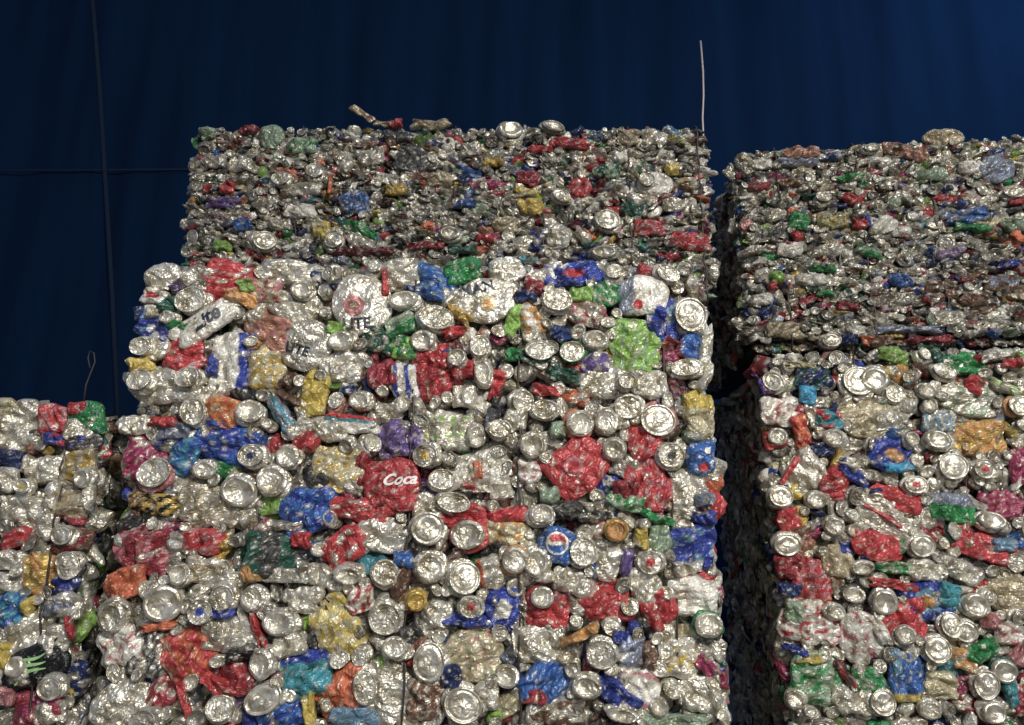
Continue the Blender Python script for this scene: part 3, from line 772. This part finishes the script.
# loose ends: the tall wire, the small wire loop and the bent strip
def at(px, py, Y):
    d = ray(px, py); t = Y / d.y
    return EYE + d * t


def free(name, bkey, pts, r, mat, label):
    root, MI = BALES[bkey]
    o = link(name, tube_mesh(name, [MI @ p for p in pts], r, mat), root)
    o['label'] = label
    return o


free('wire_end', 'up', [at(704, 160, 1.88), at(703.5, 140, 1.87), at(702.5, 118, 1.86), at(703.5, 95, 1.85), at(703, 72, 1.85), at(701.5, 52, 1.86), at(700.5, 41, 1.86)], .0028, M_WIREL, 'tall pale wire end standing up')
free('wire_loop', 'left', [at(84, 400, 1.6), at(86, 385, 1.6), at(91, 372, 1.6), at(95, 362, 1.6), at(94, 353, 1.6), at(90, 351, 1.6), at(88, 358, 1.6), at(90, 368, 1.6)], .0017, M_WIREB, 'thin dark wire loop')
root, MI = BALES['up']
rg = np.random.default_rng(3)
V, Q, UV = pillow(12, .075, .020, .006, .3, .16, rg, .2)
K = label_paint(V, UV, C['be'], ('speck', 'br', .3), rg)
o = link('bent_can_strip', fill_mesh(bpy.data.meshes.new('bent_can_strip'), V, Q, K, M_CAN), root, frame(MI @ at(361, 113, 1.87), Vector((1, 0, 0)), Vector((0, 0, 1)), Vector((0, -1, 0)), math.radians(-36)))
o['label'] = 'bent strip of can sticking up from the top'
V, Q, UV = pillow(10, .05, .016, .006, .3, .16, rg, .2)
K = label_paint(V, UV, C['be'], ('speck', 'br', .3), rg)
link('bent_can_strip', fill_mesh(bpy.data.meshes.new('bent_can_strip'), V, Q, K, M_CAN), root, frame(MI @ at(383, 124, 1.87), Vector((1, 0, 0)), Vector((0, 0, 1)), Vector((0, -1, 0)), math.radians(-8)))

# ------------------------------------------------------------------ the setting
def struct(o): o['kind'] = 'structure'; return o


def wall_material():
    m, n, l, b = new_mat('dark_navy_sheeting')
    tc = n.new('ShaderNodeTexCoord')
    mp = n.new('ShaderNodeMapping'); mp.inputs['Scale'].default_value = (3.2, 1, .35)
    no = n.new('ShaderNodeTexNoise'); no.inputs['Scale'].default_value = 2.2; no.inputs['Detail'].default_value = 5
    l.new(tc.outputs['Object'], mp.inputs['Vector']); l.new(mp.outputs['Vector'], no.inputs['Vector'])
    r = n.new('ShaderNodeValToRGB')
    r.color_ramp.elements[0].position = .3; r.color_ramp.elements[0].color = (.003, .0145, .042, 1)
    r.color_ramp.elements[1].position = .75; r.color_ramp.elements[1].color = (.0046, .021, .056, 1)
    l.new(no.outputs['Fac'], r.inputs['Fac']); l.new(r.outputs['Color'], b.inputs['Base Color'])
    b.inputs['Roughness'].default_value = .9
    b.inputs['Specular IOR Level'].default_value = .1
    return m


M_WALL = wall_material()
n1, n2 = 260, 24
xs = np.linspace(-6, 7, n1); zs = np.linspace(0, 5.4, n2)
gx, gz = np.meshgrid(xs, zs)
gy = 4.6 + .018 * np.sin(gx * 9 + .5 * np.sin(gz)) + .012 * np.sin(gx * 21 + 1.3 * np.sin(gz * .8)) + .02 * np.sin(gz * 2 + gx)
V = np.stack([gx.ravel(), gy.ravel(), gz.ravel()], 1)
idx = np.arange(n1 * n2).reshape(n2, n1)
Q = np.stack([idx[:-1, :-1], idx[:-1, 1:], idx[1:, 1:], idx[1:, :-1]], -1).reshape(-1, 4)
Vb = V.copy(); Vb[:, 1] = 4.72
nb = len(V)
rg_ = np.concatenate([idx[0, :-1], idx[:-1, -1], idx[-1, :0:-1], idx[:0:-1, 0]]); rj = np.roll(rg_, -1)
Q = np.concatenate([Q, Q[:, ::-1] + nb, np.stack([rg_, rg_ + nb, rj + nb, rj], 1)])
struct(link('wall_back', fill_mesh(bpy.data.meshes.new('wall_back'), np.concatenate([V, Vb]), Q, None, M_WALL, True)))
M_SEAM = flat_mat('faded_seam', (.0095, .025, .055), .95)
struct(link('trim_1', tube_mesh('trim_1', [at(92, -10, 4.56), at(100, 90, 4.56), at(106, 190, 4.56), at(112, 290, 4.56), at(118, 420, 4.56)], .014, M_SEAM)))
struct(link('trim_2', tube_mesh('trim_2', [at(-20, 171, 4.55), at(100, 170, 4.55), at(250, 169, 4.55)], .006, M_SEAM)))
# the concrete floor
m, n, l, b = new_mat('stained_concrete')
no = n.new('ShaderNodeTexNoise'); no.inputs['Scale'].default_value = 3; no.inputs['Detail'].default_value = 8
r = n.new('ShaderNodeValToRGB'); r.color_ramp.elements[0].color = (.03, .03, .03, 1); r.color_ramp.elements[1].color = (.12, .115, .105, 1)
l.new(no.outputs['Fac'], r.inputs['Fac']); l.new(r.outputs['Color'], b.inputs['Base Color']); b.inputs['Roughness'].default_value = .85
me = bpy.data.meshes.new('floor')
me.from_pydata([(x, y, z) for z in (-.12, 0) for y in (-4, 4.75) for x in (-6, 7)], [], [(4, 5, 7, 6), (0, 2, 3, 1), (0, 1, 5, 4), (1, 3, 7, 5), (3, 2, 6, 7), (2, 0, 4, 6)])
me.materials.append(m)
struct(link('floor', me))
